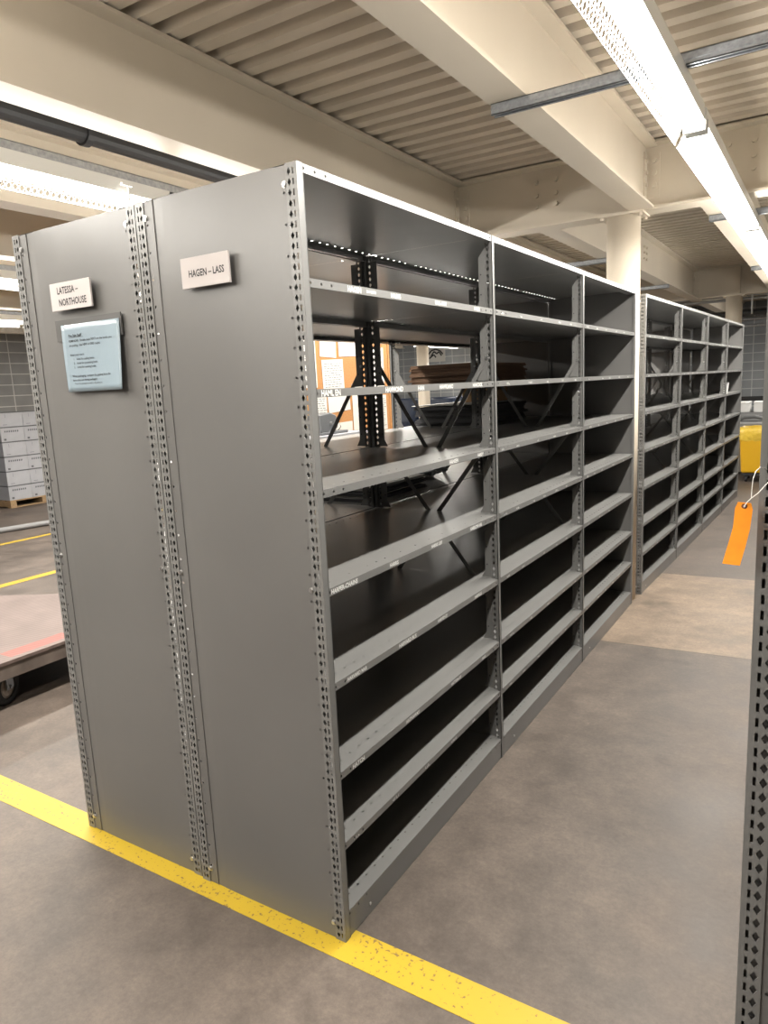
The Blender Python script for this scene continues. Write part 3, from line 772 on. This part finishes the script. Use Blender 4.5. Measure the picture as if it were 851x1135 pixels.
# ------------------------------------------------------------------ platform cart
r = empty('platform_cart', (-3.26, .60, 0)); thing(r, 'flat platform cart with a worn ribbed deck and thick side rail', 'cart')
c = .10; X_, Ym, Yp = .72, -1.0, .88
poly = [(-X_ + c, Ym), (X_ - .02, Ym), (X_, Ym + .02), (X_, Yp - .14), (X_ - .34, Yp), (-X_ + .55, Yp), (-X_, Yp - .3), (-X_, Ym + c)]
obj('deck', MB().prism(poly, lambda p, q_, t: (p, q_, t), .262, .280), M['deckplate'], r)
k = [(p * .99, q_ * .99) for p, q_ in poly]
obj('side_rail', MB().prism(k, lambda p, q_, t: (p, q_, t), .180, .262), mat('worn grey steel rail', (.13, .105, .09), .55, noise=(9, .3)), r)
for cx, cy, rz in ((.60, -.10 + .015, .45), (-.5, -.1, .3), (.45, .62, .1), (-.35, .6, 0), (.6, -.85, 0), (-.5, -.85, 0)):
    ca = link('caster', None, r, (cx, cy, 0), (0, 0, rz))
    obj('tyre', MB().lathe([(.066, -.022), (.094, -.022), (.10, -.014), (.10, .014), (.094, .022), (.066, .022), (.066, -.022)], 32), M['black'], ca, (0, 0, .10), (0, PI / 2, 0), True)
    obj('hub', MB().lathe([(0, .018), (.05, .018), (.066, .010), (.067, -.010), (.05, -.018), (0, -.018)], 32), mat('dusty wheel hub', (.32, .28, .25), .6), ca, (0, 0, .10), (0, PI / 2, 0))
    f = MB(); f.box(.028, .034, -.03, .03, .09, .175); f.box(-.034, -.028, -.03, .03, .09, .175); f.box(-.04, .04, -.04, .04, .170, .180); f.cyl((-.04, 0, .10), (.042, 0, .10), .010, 12)
    obj('fork', f, M['galv'], ca)

# ------------------------------------------------------------------ hose on the floor, pallets of cartons
mb = MB().path([(-8.0 + .28 * math.sin((y - 3.2) * .9) * (1 if y > 3 else .5), y, .038) for y in [2 + i * .12 for i in range(34)]], .036, 10)
thing(obj('hose', mb, M['cable'], None), 'thick grey hose lying on the floor before the cartons', 'hose')
def pallet(x, y, lab, nl, labs):
    r = empty('pallet', (x, y, 0)); thing(r, lab, 'pallet', 'wooden pallets')
    for i in range(7): obj('deck_board', MB().box(-1.0 + i * .15, -1.0 + i * .15 + .10, 0, 1.2, .105, .122), M['pallet'], r)
    for yy in (0, .55, 1.1): obj('stringer', MB().box(-1.0, 0, yy, yy + .10, .016, .105), M['pallet'], r)
    for i in (0, 3, 6): obj('bottom_board', MB().box(-1.0 + i * .15, -1.0 + i * .15 + .10, 0, 1.2, 0, .016), M['pallet'], r)
    hz = .235
    for l in range(nl):
        for j in range(3):
            mb = MB(); y0 = .01 + j * .395
            mb.m = 0; mb.box(-.395, 0, 0, .388, 0, .12)
            mb.m = 0; mb.box(-.398, .003, -.002, .390, .12, hz - .018)
            mb.m = 1; mb.box(-.396, .0015, -.001, .389, hz - .017, hz - .004)
            mb.m = 2
            if (l % 2) == 0:
                for q_ in range(7): mb.quad((.0040, .06 + q_ * .035, .145), (.0040, .082 + q_ * .035, .15), (.0040, .082 + q_ * .035, .178), (.0040, .06 + q_ * .035, .172))
                mb.quad((.0016, .04, .02), (.0016, .08, .02), (.0016, .08, .05), (.0016, .04, .05))
            else: mb.quad((.0040, .1, .14), (.0040, .104, .14), (.0040, .104, .2), (.0040, .1, .2)); mb.quad((.0016, .05, .03), (.0016, .12, .03), (.0016, .12, .036), (.0016, .05, .036))
            o = obj('carton', mb, [M['carton'], M['device'], M['device']], None, (x - .02, y + y0, .1225 + l * hz))
            thing(o, f'white carton with dark band on {labs}, {ordn[l]} layer, {["near", "middle", "far"][j]} column', 'box', 'white cartons on pallets')
pallet(-9.93, 4.86, 'wooden pallet under the striped white carton stack at the left edge', 6, 'the pallet beside the rack post')
pallet(-9.93, 3.36, 'wooden pallet only just showing at the left picture edge', 6, 'the pallet at the picture edge')

# ------------------------------------------------------------------ far end: bin, boxes, pipes, poster, drums
r = empty('wheeled_bin', (.42, 10.42, 0)); thing(r, 'yellow wheeled plastic bin with a liner folded over its rim', 'bin')
mb = MB(); mb.prism([(-.34, .13), (.34, .13), (.37, .62), (.385, .76), (-.385, .76), (-.37, .62)], lambda p, q_, t: (p, t, q_), -.25, .25)
bevel(obj('tub', mb, M['binyellow'], r), .03, 3)
mb = MB()
n = 48; vs = []
for j, (g_, z) in enumerate(((.0, .60), (.012, .66), (.016, .72), (.012, .79), (-.02, .80), (-.04, .76))):
    for i in range(n):
        a = 2 * PI * i / n; cx, sy = math.cos(a), math.sin(a)
        k = 1 / max(abs(cx), abs(sy)); k = k ** .8
        w_ = .006 * math.sin(i * 2.3 + j) + (.02 * math.sin(i * .7) if j == 0 else 0)
        vs.append(((.385 + g_ + w_) * cx * k, (.262 + g_ + w_) * sy * k, z + (.02 * math.sin(i * .9) if j == 0 else .004 * math.sin(i * 1.7))))
mb.add(vs, [(j * n + i, j * n + (i + 1) % n, (j + 1) * n + (i + 1) % n, (j + 1) * n + i) for j in range(5) for i in range(n)])
obj('liner', mb, M['liner'], r, smooth=True)
obj('base', MB().box(-.33, .33, -.24, .24, .095, .13), M['black'], r)
for sx in (-.27, .27):
    for sy in (-.19, .19):
        obj('caster', MB().cyl((sx - .016, sy, .045), (sx + .016, sy, .045), .045, 16).box(sx - .022, sx + .022, sy - .02, sy + .02, .07, .096), M['black'], r)
# table with white boxes behind the bin
r = empty('side_table', (.3, 13.2, 0)); thing(r, 'low dark table behind the yellow bin', 'table')
obj('table_top', MB().box(-1.2, .9, -.4, .4, .70, .74), M['device'], r)
for sx in (-1.15, .85):
    for sy in (-.35, .35): obj('leg', MB().box(sx - .025, sx + .025, sy - .025, sy + .025, 0, .70), M['black'], r)
for i, (xx, ww, l) in enumerate(((-.17, .22, 'white box behind the bin, nearer the racks'), (.12, .24, 'white box behind the bin, nearer the aisle post'), (-.50, .26, 'white box behind the far rack end'))):
    thing(bevel(obj('storage_box', MB().box(-ww / 2, ww / 2, -.15, .15, 0, .17).box(-ww / 2 - .006, ww / 2 + .006, -.156, .156, .15, .19), M['bucket'], None, (xx + .0, 13.05, .88)), .01), l, 'box', 'white boxes behind the bin')
thing(obj('grey_crate', MB().box(-.9, .6, -.3, .3, 0, .10).box(-.86, .56, -.28, .28, .10, .138), M['cable'], None, (.25, 13.15, .7405)), 'flat grey crate under the white boxes', 'crate')
thing(obj('grey_bundle', MB().path([(-.26, 0, .03), (-.15, .01, .09), (0, 0, .10), (.12, 0, .07), (.22, .02, .03)], .028, 10), M['device'], None, (.16, 11.2, .80)), 'curved grey hose end resting behind the bin rim', 'hose')
r = empty('parts_cabinet', (.2, 11.25, 0)); thing(r, 'low cabinet right behind the yellow bin', 'cabinet')
obj('body', MB().box(-.5, .5, -.22, .22, .04, .80), M['cable'], r); obj('plinth', MB().box(-.48, .48, -.2, .2, 0, .04), M['black'], r)
thing(obj('wall_rail', MB().box(-2.5, 3, -.03, 0, .93, 1.03), M['black'], None, (0, Y1 - .001, 0)), 'black rail along the foot of the far block wall', 'rail')
def pipe(p0, p1, rad, m, lab, grp='pipes under the ceiling'):
    p0, p1 = Vector(p0), Vector(p1); mb = MB(); d = p1 - p0; mb.cyl((0, 0, 0), d, rad, 16)
    n = int(d.length / 1.5)
    for i in range(1, n + 1):
        c_ = d * (i / (n + 1)); u_ = d.normalized(); mb.cyl(c_ - u_ * .02, c_ + u_ * .02, rad * 1.25, 16)
        if abs(u_.z) < .1 and p0.y != -4: mb.cyl(c_, c_ + Vector((0, 0, ZD - p0.z - .001)), .005, 6)
    thing(obj('pipe', mb, m, None, p0), lab, 'pipe', grp)
pipe((-3.0, 10.9, 2.70), (5.4, 10.9, 2.70), .024, M['pipe'], 'upper thin grey conduit crossing below the far beam')
pipe((-3.0, 11.1, 2.50), (5.4, 11.1, 2.50), .045, M['darkpipe'], 'thick dark pipe crossing below the far beam')
pipe((-3.0, 11.3, 2.42), (5.4, 11.3, 2.42), .02, M['galv'], 'bright thin conduit just under the thick dark pipe')
pipe((-3.0, 11.5, 2.33), (5.4, 11.5, 2.33), .022, M['galv'], 'lowest galvanised conduit above the far rack')
pipe((-3.0, 10.75, 2.74), (5.4, 10.75, 2.74), .018, M['galv'], 'topmost slim conduit tucked beneath the far beam')
pipe((.10, 10.65, 2.45), (.10, 10.65, 2.95), .012, M['white'], 'short white drop pipe beside the near post top')
pipe((-2.17, -4, 2.995), (-2.17, 3.6, 2.995), .052, M['darkpipe'], 'black insulated pipe running beside the big cream beam at upper left')
for xx, zz in ((-1.35, 2.40), (-1.9, 2.40), (-.9, 2.5)):
    pass
r = empty('wall_poster', (-8.52, Y1 - .002, 2.48)); thing(r, 'white poster with a black emblem on the far block wall', 'poster')
obj('poster_board', MB().box(-.31, .31, -.01, 0, -.20, .20), M['paper'], r)
mb = MB()
for pts in ([(-.22, .02), (-.12, .12), (.02, .15), (.16, .10), (.24, 0)], [(-.14, -.04), (-.04, .09), (.05, .02), (.12, .08), (.2, -.04)], [(-.2, -.1), (-.05, 0), (.02, -.08)]):
    for a, b in zip(pts[:-1], pts[1:]):
        d = Vector((b[0] - a[0], b[1] - a[1])); n_ = Vector((-d.y, d.x)).normalized() * .02
        mb.quad((a[0] - n_.x, -.0115, a[1] - n_.y), (a[0] + n_.x, -.0115, a[1] + n_.y), (b[0] + n_.x, -.0115, b[1] + n_.y), (b[0] - n_.x, -.0115, b[1] - n_.y))
obj('emblem', mb, M['ink'], r)
for i, (x, y) in enumerate(((-6.25, 11.3), (-5.55, 11.6), (-4.9, 11.5), (-6.9, 11.2))):
    mb = MB(); mb.lathe([(0, 0), (.28, 0), (.29, .03), (.29, .28), (.30, .30), (.29, .32), (.29, .58), (.30, .60), (.29, .62), (.29, .86), (.28, .89), (.26, .89), (.26, .87), (0, .87)], 28, (0, 0, 0))
    if i < 4:
        for v in range(len(mb.v)): mb.v[v] = (mb.v[v][0], mb.v[v][1], mb.v[v][2] * 1.55)
    thing(obj('plastic_drum', mb, M['bluedrum'], None, (x, y, .001), smooth=True), ['dark blue drum left of the far cream column', 'dark blue drum right of the far cream column',
          'dark blue drum hidden behind the tan carton', 'dark blue drum farthest from the column'][i], 'drum', 'blue drums at the far column')

# ------------------------------------------------------------------ light that the hall itself gives: world is near black
w = bpy.data.worlds.new('hall'); S.world = w; w.use_nodes = True
w.node_tree.nodes['Background'].inputs[0].default_value = (1.0, .92, .82, 1); w.node_tree.nodes['Background'].inputs[1].default_value = .05

# ------------------------------------------------------------------ camera
R = Vector((0.8491451297930858, 0.5260468545161182, -0.04719380682230722))
U = Vector((-0.05198451218368254, 0.17216476364500563, 0.9836955345288927))
F = Vector((-0.5255950523375462, 0.832846925318667, -0.17353915968891528))
cam = bpy.data.cameras.new('camera'); co = bpy.data.objects.new('camera', cam); COL.objects.link(co)
mtx = Matrix(((R.x, U.x, -F.x, 1.14969), (R.y, U.y, -F.y, -1.49203), (R.z, U.z, -F.z, 1.63974), (0, 0, 0, 1)))
co.matrix_world = mtx
cam.sensor_fit = 'HORIZONTAL'; cam.sensor_width = 36; cam.lens = 785.87 / 851 * 36; cam.clip_start = .05
S.camera = co

S.view_settings.view_transform = 'Standard'; S.view_settings.look = 'None'
S.view_settings.exposure = 0.04; S.view_settings.gamma = 1; S.view_settings.use_curve_mapping = False
S.cycles.use_denoising = True; S.cycles.max_bounces = 8; S.cycles.diffuse_bounces = 2; S.cycles.glossy_bounces = 5
S.cycles.sample_clamp_indirect = 6; S.cycles.caustics_reflective = False; S.cycles.caustics_refractive = False
S.cycles.use_light_tree = True
